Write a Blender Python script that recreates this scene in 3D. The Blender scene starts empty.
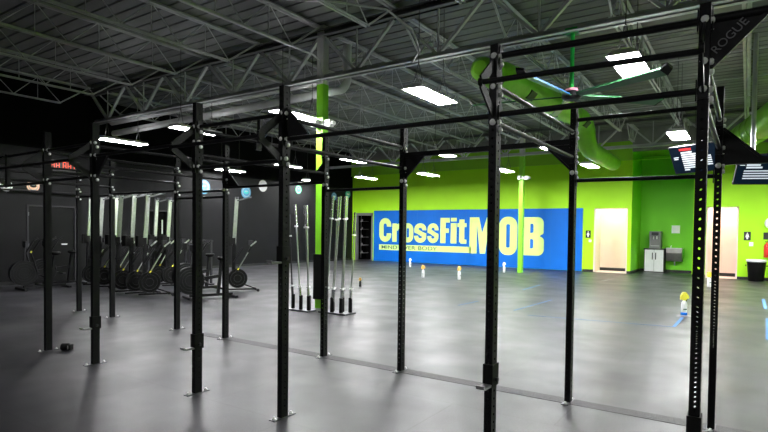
import bpy, bmesh, math, random
from mathutils import Vector, Matrix
random.seed(7)
C = bpy.context.scene.collection
PI = math.pi

# ------------------------------------------------------------------ materials
def mat(name, col, rough=0.5, metal=0.0, noise=0.0, nscale=8.0, bump=0.0, bscale=60.0, spec=0.5, emit=None, estr=0.0, rvar=0.0, stretch=None):
    m = bpy.data.materials.new(name); m.use_nodes = True
    nt = m.node_tree; b = nt.nodes['Principled BSDF']
    b.inputs['Base Color'].default_value = (*col, 1); b.inputs['Roughness'].default_value = rough
    b.inputs['Metallic'].default_value = metal; b.inputs['Specular IOR Level'].default_value = spec
    tc = nt.nodes.new('ShaderNodeTexCoord'); mp = nt.nodes.new('ShaderNodeMapping')
    nt.links.new(tc.outputs['Object'], mp.inputs['Vector'])
    if stretch: mp.inputs['Scale'].default_value = stretch
    nz = nt.nodes.new('ShaderNodeTexNoise'); nz.inputs['Scale'].default_value = nscale; nz.inputs['Detail'].default_value = 4
    nt.links.new(mp.outputs['Vector'], nz.inputs['Vector'])
    if noise >= 0:
        r = nt.nodes.new('ShaderNodeValToRGB'); n = max(noise, 0.02)
        r.color_ramp.elements[0].position = .3; r.color_ramp.elements[1].position = .7
        r.color_ramp.elements[0].color = (*[c * (1 - n) for c in col], 1)
        r.color_ramp.elements[1].color = (*[min(1, c * (1 + n)) for c in col], 1)
        nt.links.new(nz.outputs['Fac'], r.inputs['Fac']); nt.links.new(r.outputs['Color'], b.inputs['Base Color'])
    if rvar:
        mr = nt.nodes.new('ShaderNodeMapRange'); mr.inputs['To Min'].default_value = rough - rvar; mr.inputs['To Max'].default_value = rough + rvar
        nt.links.new(nz.outputs['Fac'], mr.inputs['Value']); nt.links.new(mr.outputs['Result'], b.inputs['Roughness'])
    if bump:
        n2 = nt.nodes.new('ShaderNodeTexNoise'); n2.inputs['Scale'].default_value = bscale
        nt.links.new(tc.outputs['Object'], n2.inputs['Vector'])
        bp = nt.nodes.new('ShaderNodeBump'); bp.inputs['Strength'].default_value = bump; bp.inputs['Distance'].default_value = .01
        nt.links.new(n2.outputs['Fac'], bp.inputs['Height']); nt.links.new(bp.outputs['Normal'], b.inputs['Normal'])
    if emit:
        b.inputs['Emission Color'].default_value = (*emit, 1); b.inputs['Emission Strength'].default_value = estr
    return m

M = {}
M['black'] = mat('black_powder_coat', (.008, .008, .009), .42, .0, .15, 40, .15, 300, spec=.15)
M['post'] = mat('post_powder_coat', (.005, .005, .006), .5, .0, .15, 40, .1, 300, spec=.12)
M['plate'] = mat('foot_plate_steel', (.10, .10, .11), .4, .6, .2, 30)
M['bolt'] = mat('zinc_bolt', (.9, .9, .9), .3, .0, .02)
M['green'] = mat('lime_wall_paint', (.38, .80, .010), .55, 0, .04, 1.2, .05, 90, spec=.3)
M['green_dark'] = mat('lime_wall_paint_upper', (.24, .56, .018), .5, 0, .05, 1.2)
M['green_alc'] = mat('alcove_green_paint', (.17, .62, .006), .6, 0, .04, 1.2)
M['green_col'] = mat('green_column_paint', (.21, .62, .02), .4, 0, .05, 3)
M['duct'] = mat('green_duct_paint', (.20, .56, .02), .38, .1, .12, 3)
M['grille'] = mat('duct_grille', (.03, .07, .02), .6)
M['blue'] = mat('mural_blue', (.0, .13, .56), .55, 0, .08, 1.0, spec=.25)
M['lime'] = mat('mural_lime', (.68, .95, .27), .5, 0, .05, 3)
M['ink'] = mat('mural_ink', (.06, .13, .10), .5)
M['charcoal'] = mat('charcoal_wall', (.0065, .0065, .0072), .6, 0, .15, 1.5, .1, 60, spec=.12)
M['blackshade'] = mat('black_and_shaded_wall', (.0012, .0012, .0012), .9, 0, .1, 2, spec=.1)  # carries the unlit dark of the upper left walls; also door and closet
M['doorblack'] = mat('black_door', (.004, .004, .0045), .4, 0, .1, 3, spec=.12)
M['rubber'] = mat('black_rubber', (.004, .004, .004), .6, 0, .2, 30, spec=.15)
M['base'] = mat('black_base', (.008, .008, .008), .5)
M['hall'] = mat('hall_wall_pink', (.80, .62, .52), .7, 0, .03, 2)
M['hall2'] = mat('hall_trim', (.75, .60, .55), .6, 0, .03, 2)
M['steel_dark'] = mat('roof_steel', (.13, .133, .135), .45, .3, .15, 3)
M['steel_mid'] = mat('joist_steel', (.48, .49, .50), .42, .3, .15, 3)
M['pipe'] = mat('pale_pipe_paint', (.60, .60, .61), .5, 0, .12, 3)
M['white'] = mat('white_enamel', (.8, .8, .8), .35, 0, .03)
M['paper'] = mat('white_paper', (.95, .95, .95), .7)
M['plastic_white'] = mat('white_plastic', (.75, .75, .77), .3, 0, .03)
M['chrome'] = mat('bar_chrome', (.75, .75, .77), .22, 1.0, .08, 20)
M['alu'] = mat('brushed_aluminium', (.60, .61, .62), .30, 1.0, .1, 20)
M['stainless'] = mat('stainless', (.45, .44, .42), .3, .9, .15, 6)
M['grey'] = mat('grey_plastic', (.16, .16, .165), .4)
M['darkgrey'] = mat('dark_grey', (.025, .025, .028), .5, spec=.2)
M['yellow'] = mat('yellow_plastic', (.80, .75, .06), .4)
M['orange'] = mat('amber_plastic', (.85, .50, .12), .35)
M['tape'] = mat('blue_tape', (.06, .20, .46), .7)
M['chalk'] = mat('pale_tape', (.14, .145, .135), .8)
M['red'] = mat('red_enamel', (.6, .02, .02), .35)
M['fanblade'] = mat('fan_blade', (.03, .13, .05), .3, .3, .05)
M['fangreen'] = mat('fan_green', (.02, .50, .08), .35, .2)
M['pink'] = mat('pink_cap', (.75, .30, .42), .5)
M['blueglow'] = mat('blue_anodised', (.02, .12, .35), .3, .4)
M['screen'] = mat('screen_panel', (.001, .002, .004), .3, emit=(.002, .008, .018), estr=1.0, spec=.12)
M['scr_text'] = mat('screen_text', (.2, .2, .2), .5, emit=(.75, .85, .95), estr=.8)
M['scr_red'] = mat('screen_red', (.2, .0, .0), .5, emit=(.8, .06, .06), estr=.7)
M['led'] = mat('red_led', (.3, 0, 0), .5, emit=(1, .10, .04), estr=1.6)
M['lamp'] = mat('lamp_diffuser', (.9, .9, .9), .5, emit=(1, 1, 1), estr=170)
M['lampglow'] = mat('lamp_uplight', (.9, .9, .9), .5, emit=(1, 1, 1), estr=45)
M['hallfill'] = mat('hall_fill_lamp', (.9, .9, .9), .5, emit=(1, .95, .90), estr=34)
M['decalpale'] = mat('decal_pale', (.30, .36, .38), .5)
M['teal'] = mat('decal_teal', (.02, .45, .38), .5)
M['dblue'] = mat('decal_blue', (.05, .20, .34), .5)
M['decalgreen'] = mat('decal_green', (.02, .25, .12), .5)
M['dorange'] = mat('decal_orange', (.85, .50, .30), .5)
M['bag'] = mat('white_liner', (.7, .72, .74), .4)
M['gussettext'] = mat('gusset_print', (.16, .16, .17), .5)
M['blockgrey'] = mat('bare_block_wall', (.22, .23, .21), .7, 0, .1, 4)
M['wire'] = mat('hanger_wire', (.05, .05, .05), .5)
M['conduit'] = mat('galvanised_conduit', (.55, .56, .57), .35, .6, .06)

def floor_material():
    m = bpy.data.materials.new('rubber_floor'); m.use_nodes = True; nt = m.node_tree; b = nt.nodes['Principled BSDF']
    L = nt.links.new; N = nt.nodes.new
    tc = N('ShaderNodeTexCoord')
    n1 = N('ShaderNodeTexNoise'); n1.inputs['Scale'].default_value = .55; n1.inputs['Detail'].default_value = 6; n1.inputs['Roughness'].default_value = .62
    n2 = N('ShaderNodeTexNoise'); n2.inputs['Scale'].default_value = 90; n2.inputs['Detail'].default_value = 3
    L(tc.outputs['Object'], n1.inputs['Vector']); L(tc.outputs['Object'], n2.inputs['Vector'])
    r1 = N('ShaderNodeValToRGB'); r1.color_ramp.elements[0].position = .32; r1.color_ramp.elements[1].position = .68
    r1.color_ramp.elements[0].color = (.015, .015, .0175, 1); r1.color_ramp.elements[1].color = (.046, .045, .050, 1)
    L(n1.outputs['Fac'], r1.inputs['Fac'])
    r2 = N('ShaderNodeValToRGB'); r2.color_ramp.elements[0].position = .35; r2.color_ramp.elements[1].position = .72
    r2.color_ramp.elements[0].color = (.55, .55, .56, 1); r2.color_ramp.elements[1].color = (1.6, 1.6, 1.65, 1)
    L(n2.outputs['Fac'], r2.inputs['Fac'])
    mx = N('ShaderNodeMix'); mx.data_type = 'RGBA'; mx.blend_type = 'MULTIPLY'; mx.inputs['Factor'].default_value = 1
    L(r1.outputs['Color'], mx.inputs['A']); L(r2.outputs['Color'], mx.inputs['B'])
    br = N('ShaderNodeTexBrick'); br.offset = .5; br.inputs['Scale'].default_value = 1
    br.inputs['Brick Width'].default_value = 1.83; br.inputs['Row Height'].default_value = 1.22; br.inputs['Mortar Size'].default_value = .006; br.inputs['Mortar Smooth'].default_value = .3
    br.inputs['Color1'].default_value = (1, 1, 1, 1); br.inputs['Color2'].default_value = (.80, .80, .81, 1); br.inputs['Mortar'].default_value = (.38, .38, .38, 1)
    mp = N('ShaderNodeMapping'); mp.inputs['Location'].default_value = (.35, .5, 0); L(tc.outputs['Object'], mp.inputs['Vector']); L(mp.outputs['Vector'], br.inputs['Vector'])
    m2 = N('ShaderNodeMix'); m2.data_type = 'RGBA'; m2.blend_type = 'MULTIPLY'; m2.inputs['Factor'].default_value = 1
    L(mx.outputs['Result'], m2.inputs['A']); L(br.outputs['Color'], m2.inputs['B'])
    L(m2.outputs['Result'], b.inputs['Base Color'])
    n3 = N('ShaderNodeTexNoise'); n3.inputs['Scale'].default_value = 1.3; n3.inputs['Detail'].default_value = 2; L(tc.outputs['Object'], n3.inputs['Vector'])
    mr = N('ShaderNodeMapRange'); mr.inputs['From Min'].default_value = .3; mr.inputs['From Max'].default_value = .7
    mr.inputs['To Min'].default_value = .34; mr.inputs['To Max'].default_value = .47
    L(n3.outputs['Fac'], mr.inputs['Value']); L(mr.outputs['Result'], b.inputs['Roughness'])
    bp = N('ShaderNodeBump'); bp.inputs['Strength'].default_value = .25; bp.inputs['Distance'].default_value = .004
    L(n2.outputs['Fac'], bp.inputs['Height']); L(bp.outputs['Normal'], b.inputs['Normal'])
    b.inputs['Specular IOR Level'].default_value = .42
    return m
M['floor'] = floor_material()

def strip_material():
    m = mat('gravelly_floor_strip', (.022, .022, .025), .6, 0, .8, 110, .5, 200)
    return m
M['strip'] = strip_material()
M['deck'] = mat('roof_deck_metal', (.17, .175, .175), .55, .2, .22, 1.5, 0, 0, stretch=(.6, 2.0, 1))

# ------------------------------------------------------------------ mesh builder
class MB:
    def __init__(s): s.v = []; s.f = []; s.sm = []; s.mi = []; s.cur = 0
    def add(s, vs, fs, smooth=False):
        n = len(s.v); s.v += [tuple(v) for v in vs]; s.f += [tuple(n + i for i in f) for f in fs]
        s.sm += [smooth] * len(fs); s.mi += [s.cur] * len(fs); return s
    def box(s, x0, x1, y0, y1, z0, z1):
        return s.add([(x0,y0,z0),(x1,y0,z0),(x1,y1,z0),(x0,y1,z0),(x0,y0,z1),(x1,y0,z1),(x1,y1,z1),(x0,y1,z1)],
                     [(3,2,1,0),(4,5,6,7),(0,1,5,4),(1,2,6,5),(2,3,7,6),(3,0,4,7)])
    def beam(s, a, b, w, h, up=(0,0,1)):      # rectangular bar from a to b
        a = Vector(a); b = Vector(b); d = (b - a).normalized(); up = Vector(up)
        if abs(d.dot(up)) > .98: up = Vector((0,1,0))
        r = d.cross(up).normalized() * (w/2); u = r.cross(d).normalized() * (h/2)
        vs = [p + i*r + j*u for p in (a, b) for (i, j) in ((-1,-1),(1,-1),(1,1),(-1,1))]
        return s.add(vs, [(3,2,1,0),(4,5,6,7),(0,1,5,4),(1,2,6,5),(2,3,7,6),(3,0,4,7)])
    def tube(s, pts, r, n=10, caps=True):
        pts = [Vector(p) for p in pts]; rs = r if isinstance(r, (list, tuple)) else [r]*len(pts)
        rings = []; prev = None
        for i, p in enumerate(pts):
            d = (pts[min(i+1, len(pts)-1)] - pts[max(i-1, 0)])
            d = d.normalized() if d.length > 1e-9 else Vector((0,0,1))
            if prev is None:
                ref = Vector((0,0,1)) if abs(d.z) < .9 else Vector((1,0,0)); u = d.cross(ref).normalized()
            else: u = (prev - d * prev.dot(d)).normalized()
            prev = u; w = d.cross(u)
            rings.append([p + rs[i]*(math.cos(2*PI*k/n)*u + math.sin(2*PI*k/n)*w) for k in range(n)])
        vs = [v for g in rings for v in g]
        fs = [(i*n+k, i*n+(k+1)%n, (i+1)*n+(k+1)%n, (i+1)*n+k) for i in range(len(pts)-1) for k in range(n)]
        s.add(vs, fs, True)
        if caps:
            m = len(pts)-1
            s.add(rings[0], [tuple(range(n))[::-1]]); s.add(rings[m], [tuple(range(n))])
        return s
    def cyl(s, a, b, r, n=12): return s.tube([a, b], r, n)
    def lathe(s, prof, o=(0,0,0), n=16):      # profile of (radius, z)
        vs = [(o[0]+r*math.cos(2*PI*k/n), o[1]+r*math.sin(2*PI*k/n), o[2]+z) for r, z in prof for k in range(n)]
        fs = [(i*n+k, i*n+(k+1)%n, (i+1)*n+(k+1)%n, (i+1)*n+k) for i in range(len(prof)-1) for k in range(n)]
        s.add(vs, fs, True); m = (len(prof)-1)*n
        s.add([], [])
        s.f.append(tuple(len(s.v)-len(vs)+k for k in range(n))[::-1]); s.sm.append(False); s.mi.append(s.cur)
        s.f.append(tuple(len(s.v)-len(vs)+m+k for k in range(n))); s.sm.append(False); s.mi.append(s.cur)
        return s
    def prism(s, poly, f, t):                 # poly 2D, f maps (u,v,w) -> xyz, thickness t
        n = len(poly); vs = [f(u, v, 0) for u, v in poly] + [f(u, v, t) for u, v in poly]
        return s.add(vs, [tuple(range(n))[::-1], tuple(range(n, 2*n))] + [(i, (i+1)%n, n+(i+1)%n, n+i) for i in range(n)])
    def build(s, name, m, parent=None, loc=None):
        me = bpy.data.meshes.new(name); me.from_pydata(s.v, [], s.f)
        ms = m if isinstance(m, (list, tuple)) else [m]
        for k in ms: me.materials.append(M[k] if isinstance(k, str) else k)
        me.polygons.foreach_set('use_smooth', s.sm); me.polygons.foreach_set('material_index', s.mi)
        bm = bmesh.new(); bm.from_mesh(me); bmesh.ops.recalc_face_normals(bm, faces=bm.faces); bm.to_mesh(me); bm.free()
        o = bpy.data.objects.new(name, me); C.objects.link(o)
        if parent: o.parent = parent
        if loc: o.location = loc
        return o

def to_mesh(o):
    bpy.context.view_layer.update()
    me = bpy.data.meshes.new_from_object(o.evaluated_get(bpy.context.evaluated_depsgraph_get()))
    n = o.name; q = bpy.data.objects.new(n+'_m', me); C.objects.link(q); q.parent = o.parent; q.matrix_local = o.matrix_local.copy()
    bpy.data.objects.remove(o); q.name = n
    return q
def tag(o, label=None, cat=None, group=None, kind=None):
    if label: o['label'] = label
    if cat: o['category'] = cat
    if group: o['group'] = group
    if kind: o['kind'] = kind
    return o
def empty(name, loc=(0,0,0), rz=0, **k):
    o = bpy.data.objects.new(name, None); C.objects.link(o); o.location = loc; o.rotation_euler = (0,0,rz); o.empty_display_size = .1
    return tag(o, **k)
def struct(mb, name, m, label=None, parent=None):
    o = mb.build(name, m, parent)
    if not parent: o['kind'] = 'structure'
    if label: o['label'] = label
    return o
def copy_tree(o, parent=None):
    c = o.copy(); C.objects.link(c); c.parent = parent
    for ch in list(o.children): copy_tree(ch, c)
    return c

# ------------------------------------------------------------------ room shell
XL, XR, YB, YF, H = -17.4, 8.0, -6.0, 22.7, 5.62
struct(MB().box(-18, XR+.2, YB-.2, 27, -.1, 0), 'floor', 'floor', 'dark grey rubber gym floor in large seamed mats')
struct(MB().box(-6.7, XR, 5.0, 5.17, .0005, .003), 'trim_1', 'strip', 'rough speckled seam strip running along the floor under the rig')
# ribbed metal roof deck
mb = MB(); prof = []; y = YB
while y < 24.6:
    prof += [(y, H), (y+.25, H), (y+.262, H+.035), (y+.288, H+.035), (y+.3, H)]; y += .3
vs = [(x, p[0], p[1]) for x in (-18, XR+.2) for p in prof]; n = len(prof)
mb.add(vs, [(i, i+1, n+i+1, n+i) for i in range(n-1)])
mb.box(-18, XR+.2, YB, 24.6, H+.06, H+.12)
struct(mb, 'ceiling', 'deck', 'grey corrugated metal roof deck')

# far wall, lime green with openings: dark door, two hall openings and the alcove
mb = MB(); T = .15
def wseg(x0, x1, z0, z1): mb.box(x0, x1, YF, YF+T, z0, z1)
DZ = 2.56
wseg(-17.6, -17.18, 0, 4.42); wseg(-17.18, -16.05, 2.47, 4.42); wseg(-16.05, -5.13, 0, 4.42); wseg(-5.13, -3.88, DZ, 4.42)
wseg(-3.88, -3.75, 0, 4.42); wseg(-1.66, -1.24, 0, 4.42); wseg(-1.24, -.27, DZ, 4.42); wseg(-.27, XR, 0, 4.42)
wseg(-3.75, -1.66, 4.42, 4.421)
struct(mb, 'wall_far', 'green', 'bright lime green far wall')
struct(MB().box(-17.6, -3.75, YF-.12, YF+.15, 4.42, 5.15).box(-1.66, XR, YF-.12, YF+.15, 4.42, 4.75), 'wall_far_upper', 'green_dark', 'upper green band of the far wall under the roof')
struct(MB().box(-17.6, -3.75, YF-.10, YF+.15, 5.15, H).box(-3.75, XR, YF-.10, YF+.15, 4.75, H), 'wall_far_top', 'blockgrey', 'bare grey strip of wall above the green paint')
struct(MB().box(-17.5, -3.75, YF-.15, YF-.12, 4.40, 4.44), 'trim_2', 'green_dark', 'thin ledge line along the upper far wall')
# alcove
mb = MB().box(-3.9, -3.75, YF+T, 24.9, 0, 4.9).box(-1.66, -1.51, YF+T, 24.9, 0, 4.9).box(-3.9, -1.51, 24.9, 25.05, 0, 4.9)
struct(mb, 'wall_alcove', 'green_alc', 'deeper green walls of the drinking fountain alcove')
struct(MB().box(-3.9, -1.51, YF+.15, 25.05, 4.8, 4.9), 'ceiling_alcove', 'green_dark')
struct(MB().box(-3.75, -3.735, YF-.0, 24.9, 0, .1).box(-3.75, -1.66, 24.885, 24.9, 0, .1), 'baseboard_alcove', 'base')
mb = MB()
for a, b in ((-5.55, -5.13), (-3.88, -3.75), (-1.66, -1.24), (-.27, XR), (-16.0, -15.99)): mb.box(a, b, YF-.015, YF, 0, .1)
struct(mb, 'baseboard_far', 'base', 'low black baseboard along the green far wall')
# hall openings
for i, (a, b) in enumerate(((-5.13, -3.88), (-1.24, -.27))):
    r = MB().box(a-.02, b+.02, 23.9, 24.0, 0, 3.0).box(a-.1, a, YF+T, 24.0, 0, 3.0).box(b, b+.1, YF+T, 24.0, 0, 3.0).box(a-.1, b+.1, YF+T, 24.0, 2.9, 3.0)
    struct(r, 'wall_hall' if i == 0 else 'wall_restroom', 'hall', 'pale pinkish hall wall behind the %s opening' % ('wide left' if i == 0 else 'narrow right'))
    struct(MB().box(a, b, 23.88, 23.9, 0, .13), 'baseboard_hall' if i == 0 else 'baseboard_restroom', 'base')
    struct(MB().box(a, b, YF+.01, 23.9, .0, .004), 'floor_hall' if i == 0 else 'floor_restroom', 'hall2')
    struct(MB().box(a, a+.05, YF-.005, YF+T, 0, DZ).box(b-.05, b, YF-.005, YF+T, 0, DZ).box(a, b, YF-.005, YF+T, DZ-.04, DZ), 'trim_%d' % (3+i), 'hall2')
    h = empty('ceiling_light', ((a+b)/2, 23.35, 2.89), label='unseen lamp added to light the hall behind the %s wall opening' % ('wide' if i == 0 else 'narrow'), cat='light')
    MB().box(-.4, .4, -.22, .22, -.02, 0).build('frame', 'white', h); MB().box(-.37, .37, -.2, .2, -.03, -.021).build('diffuser', 'hallfill', h)  # lamp out of sight above the header, added to brighten the hall

# left walls
struct(MB().box(-16.25, -16.1, YB, 6.60, 0, 3.7).box(-16.25, -16.1, 6.60, 7.88, 2.14, 3.7).box(-16.25, -16.1, 7.88, 8.7, 0, 3.7).box(XL-.15, -16.1, 8.7, 8.85, 0, 3.7), 'wall_left', 'charcoal', 'charcoal left wall with the flush black door')
struct(MB().box(-16.25, -16.1, YB, 8.7, 3.7, H).box(XL-.15, -16.1, 8.7, 8.85, 3.7, H), 'wall_left_upper', 'blackshade')  # wall above lamp height, its shade painted into the colour
struct(MB().box(XL-.15, XL, 8.85, 10.95, 0, 3.7).box(XL-.15, XL, 10.95, 11.75, 2.2, 3.7).box(XL-.15, XL, 11.75, YF, 0, 3.7), 'wall_left_rear', 'charcoal', 'charcoal rear left wall with round logo decals')
struct(MB().box(XL-.15, XL, 8.85, YF, 3.7, H), 'wall_left_rear_upper', 'blackshade')  # same painted-in shade on the upper rear wall
struct(MB().box(XL, XL+.012, 8.85, 10.95, 0, .09).box(XL, XL+.012, 11.75, YF-.2, 0, .09).box(-16.1, -16.088, YB, 6.55, 0, .09).box(-16.1, -16.088, 7.93, 8.7, 0, .09), 'baseboard_left', 'base')
struct(MB().box(XR, XR+.15, YB, YF, 0, H), 'wall_right', 'green', 'green right wall')
struct(MB().box(-18, XR, YB-.15, YB, 0, H), 'wall_back', 'charcoal', 'charcoal wall behind the viewer')

# black door in the left wall
d = empty('door_1', (-16.1, 6.6, 0), kind='structure', label='black door in the charcoal left wall')
MB().box(-.06, -.02, .03, 1.25, .01, 2.11).build('leaf', 'doorblack', d)
MB().box(-.1, .02, 0, .04, 0, 2.15).box(-.1, .02, 1.24, 1.28, 0, 2.15).box(-.1, .02, 0, 1.28, 2.11, 2.15).build('door_frame', 'darkgrey', d)
for z in (.25, 1.05, 1.9): MB().cyl((-.005, .045, z-.05), (-.005, .045, z+.05), .009, 8).build('hinge', 'alu', d)
MB().cyl((-.02, 1.0, 1.07), (.05, 1.0, 1.07), .012, 8).beam((.05, 1.01, 1.07), (.05, .86, 1.07), .03, .03).build('door_handle', 'bolt', d)
d = empty('door_2', (XL, 10.95, 0), kind='structure', label='dark framed doorway behind the stored rowers')
MB().box(-.12, -.08, .05, .75, .01, 2.15).build('leaf', 'blackshade', d)
MB().box(-.12, .02, 0, .05, 0, 2.2).box(-.12, .02, .75, .8, 0, 2.2).box(-.12, .02, 0, .8, 2.15, 2.2).build('door_frame', 'darkgrey', d)
MB().box(-.075, -.07, .58, .63, 1.35, 1.85).build('door_window', 'alu', d)
d = empty('door_3', (-17.18, YF, 0), kind='structure', label='dark storage doorway left of the blue mural')
MB().box(0, .09, -.03, .15, 0, 2.47).box(1.04, 1.13, -.03, .15, 0, 2.47).box(0, 1.13, -.03, .15, 2.34, 2.47).build('door_frame', 'grey', d)
MB().box(0, 1.13, .95, 1.0, 0, 2.47).box(-.03, 0, .15, 1.0, 0, 2.47).box(1.13, 1.16, .15, 1.0, 0, 2.47).box(0, 1.13, .15, 1.0, 2.47, 2.5).build('closet_shell', 'blackshade', d)
MB().box(.86, .9, .3, .34, .1, 2.3).box(.13, .15, .3, .32, .1, 2.3).build('shelf_post', 'alu', d)
for k in range(5): MB().box(.1, .34, .28, .7, .35+.42*k, .37+.42*k).box(.14, .22, .3, .36, .37+.42*k, .47+.42*k).build('shelf', 'grey', d)

# ------------------------------------------------------------------ roof steel
GY = (-3.8, 8.2, 20.2)
def angle_pair(mb, a, b, w, gap=.02, t=.008):     # two back-to-back angles along a->b
    a = Vector(a); b = Vector(b); d = (b-a).normalized(); s = d.cross(Vector((0,0,1))).normalized()
    for sg in (-1, 1):
        o = s * sg * (gap/2 + t/2); mb.beam(a+o, b+o, t, w)
        o2 = s * sg * (gap/2 + w/2) + Vector((0,0,-w/2 + t/2)); mb.beam(a+o2, b+o2, w, t)
def joist(x, y0, y1, first):
    j = empty('roof_joist', (x, y0, 0), kind='structure')
    L = y1-y0
    mb = MB(); angle_pair(mb, (0, .02, H-.05), (0, L-.02, H-.05), .06); mb.build('top_chord', 'steel_mid', j)
    e = .85
    mb = MB(); angle_pair(mb, (0, e, 4.99), (0, L-e, 4.99), .038, .03); mb.build('bottom_chord', 'steel_mid', j)
    n = max(2, round((L-2*e)/1.15)); st = (L-2*e)/n; mb = MB()
    for i in range(n):
        ya = e+i*st
        mb.tube([(0, ya, 5.0), (0, ya+st/2, H-.06), (0, ya+st, 5.0)], .011, 6)
        mb.tube([(0, ya+st/2, 4.99), (0, ya+st/2, H-.06)], .009, 6)
    mb.beam((0, e, 5.0), (0, .1, H-.08), .03, .03).beam((0, L-e, 5.0), (0, L-.1, H-.08), .03, .03)
    mb.build('web', 'steel_mid', j)
    return j
JX = [-7.1 + 1.75*k for k in range(-5, 9)]
for (y0, y1) in ((YB, -3.8), (-3.8, 8.2), (8.2, 20.2), (20.2, YF)):
    p = None
    for x in JX:
        if y0 == YB and x < 0: continue
        if p is None: p = joist(x, y0, y1, True)
        else:
            q = copy_tree(p); q.location.x = x
for gi, gy in enumerate(GY):
    g = empty('roof_girder', (0, gy, 0), kind='structure')
    x0, x1 = (-16.0 if gi < 2 else -17.3), XR
    mb = MB(); angle_pair(mb, (x0, 0, 5.43), (x1, 0, 5.43), .11, .05, .012); mb.box(x0, x1, -.13, .13, 5.48, 5.5); mb.build('top_chord', 'steel_dark', g)
    mb = MB(); angle_pair(mb, (x0+.4, 0, 4.58), (x1, 0, 4.58), .10, .05, .012); mb.build('bottom_chord', 'steel_mid', g)
    k = 0; x = -7.1
    xs = [-7.1 + 1.75*i for i in range(-5, 9)]
    for i in range(len(xs)-1):
        a, b = xs[i], xs[i+1]; m = (a+b)/2
        MB().beam((a+.05, 0, 5.38), (m-.03, 0, 4.62), .05, .07, (0,1,0)).build('web_member', 'steel_mid', g)
        MB().beam((m+.03, 0, 4.62), (b-.05, 0, 5.38), .05, .07, (0,1,0)).build('web_member', 'steel_mid', g)
        MB().beam((m, 0, 4.62), (m, 0, 5.38), .025, .025).build('web_member', 'steel_mid', g)
# cross bridging rods between joists
for y in (3.9, 12.2, 16.3):
    struct(MB().cyl((-15.8, y, 5.03), (7, y, 5.03), .012, 6).cyl((-15.8, y, 5.52), (7, y, 5.52), .012, 6), 'trim_bridging', 'steel_mid')

# columns
def column(x, y, w, white_from):
    c = empty('column', (x, y, 0), rz=0, kind='structure')
    h = w/2
    MB().box(-h, h, -h, h, 0, white_from).build('green_shaft', 'green_col', c)
    MB().box(-h, h, -h, h, white_from, H-.02).build('pale_shaft', 'pipe', c)
    MB().box(-h-.01, h+.01, -h-.01, h+.01, 3.62, 3.72).box(h+.01, h+.16, -.06, .06, 3.60, 3.74).box(-h-.02, h-.08, -h-.14, -h-.01, 3.6, 3.74).build('clamp_bracket', 'white', c)
    MB().cyl((h+.16, -.0, 3.67), (h+.24, -.02, 3.66), .045, 10).build('lamp_head', 'white', c)
    return c
c1 = column(-7.08, 8.22, .165, 4.45)
MB().box(-.11, .11, -.11, .11, .18, 1.08).build('black_wrap', 'rubber', c1)
c2 = column(-7.3, 20.3, .17, 4.5)
c3 = column(4.9, 8.22, .28, 4.45)
# conduit along the joist ending at the first column, and a bent pair near the girder
tag(MB().tube([(-7.0, -3.0, 4.93), (-7.0, 7.85, 4.93), (-7.0, 8.0, 4.88), (-7.0, 8.05, 4.75), (-7.0, 8.05, 4.45)], .017, 8).build('conduit', 'conduit'), 'straight thin conduit running along the joist and down onto the green column', 'conduit')
tag(MB().tube([(-6.3, 6.4, 5.3), (-5.6, 6.8, 5.25), (-5.0, 7.4, 5.2), (-4.75, 7.8, 4.95), (-4.72, 8.0, 4.66), (-4.9, 8.05, 4.5)], .018, 8).tube([(-5.9, 6.2, 5.38), (-5.45, 6.9, 5.3), (-5.0, 7.05, 5.35), (-4.85, 6.7, 5.5)], .018, 8).build('conduit', 'conduit'), 'bent looping conduit pair above the hanging light near the roof girder', 'conduit')
# big pale horizontal pipes
def elbow(c, r, a0, a1, f, n=8): return [f(c, r, a0+(a1-a0)*i/n) for i in range(n+1)]
pts = [(-15.4, 8.62, 4.30), (-7.1, 8.62, 4.42)] + [(-6.98+.2*math.sin(t*PI/16), 8.62, 4.62-.2*math.cos(t*PI/16)) for t in range(1, 9)] + [(-6.78, 8.62, 5.3)]
tag(MB().tube(pts, .085, 12).build('roof_pipe', 'pipe'), 'pale painted pipe turning up with an elbow right behind the green column', 'pipe')
tag(MB().tube([(-15.4, 8.55, 4.60), (-7.27, 8.42, 4.60)], .075, 12).build('roof_pipe', 'pipe'), 'pale straight pipe, upper of the two running to the green column', 'pipe')

# green duct
def ring(mb, c, d, r, w=.03):
    c = Vector(c); d = Vector(d).normalized(); mb.tube([c-d*w, c+d*w], r, 24)
duct = empty('air_duct', (-4.1, 8.0, 0), label='large lime green round air duct stepping down towards the far wall', cat='duct')
o = Vector((-4.1, 8.0, 0)); R = .245
DXc = -3.8
MB().tube([Vector(p)-o for p in ((DXc, 8.42, 4.33), (DXc, 8.5, 4.33), (DXc, 9.5, 4.40), (DXc, 13.4, 4.59), (DXc, 14.2, 4.62))], [.12, .20, .29, .29, R], 28).build('straight_run', 'duct', duct)
pe = [(DXc, 14.2, 4.62), (DXc, 14.9, 4.64), (DXc, 15.35, 4.58), (DXc, 15.6, 4.40), (DXc, 15.68, 4.2), (DXc, 15.8, 4.06), (DXc, 16.1, 3.97), (DXc, 16.6, 3.95)]
MB().tube([Vector(p)-o for p in pe], R+.006, 28).build('offset_elbow', 'duct', duct)
MB().tube([Vector(p)-o for p in ((DXc, 16.6, 3.95), (DXc-.05, 19.6, 3.96))], R, 28).build('lower_run', 'duct', duct)
for c_, d_ in (((DXc, 10.0, 4.447), (0, 1, .04)), ((DXc, 12.2, 4.54), (0, 1, .04)), ((DXc, 14.2, 4.62), (0, 1, .04)), ((DXc, 16.6, 3.95), (0, 1, 0))):
    m_ = MB(); ring(m_, Vector(c_)-o, d_, (.297 if c_[1] < 14 else R+.01), .015); m_.build('joint_ring', 'duct', duct)
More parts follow.
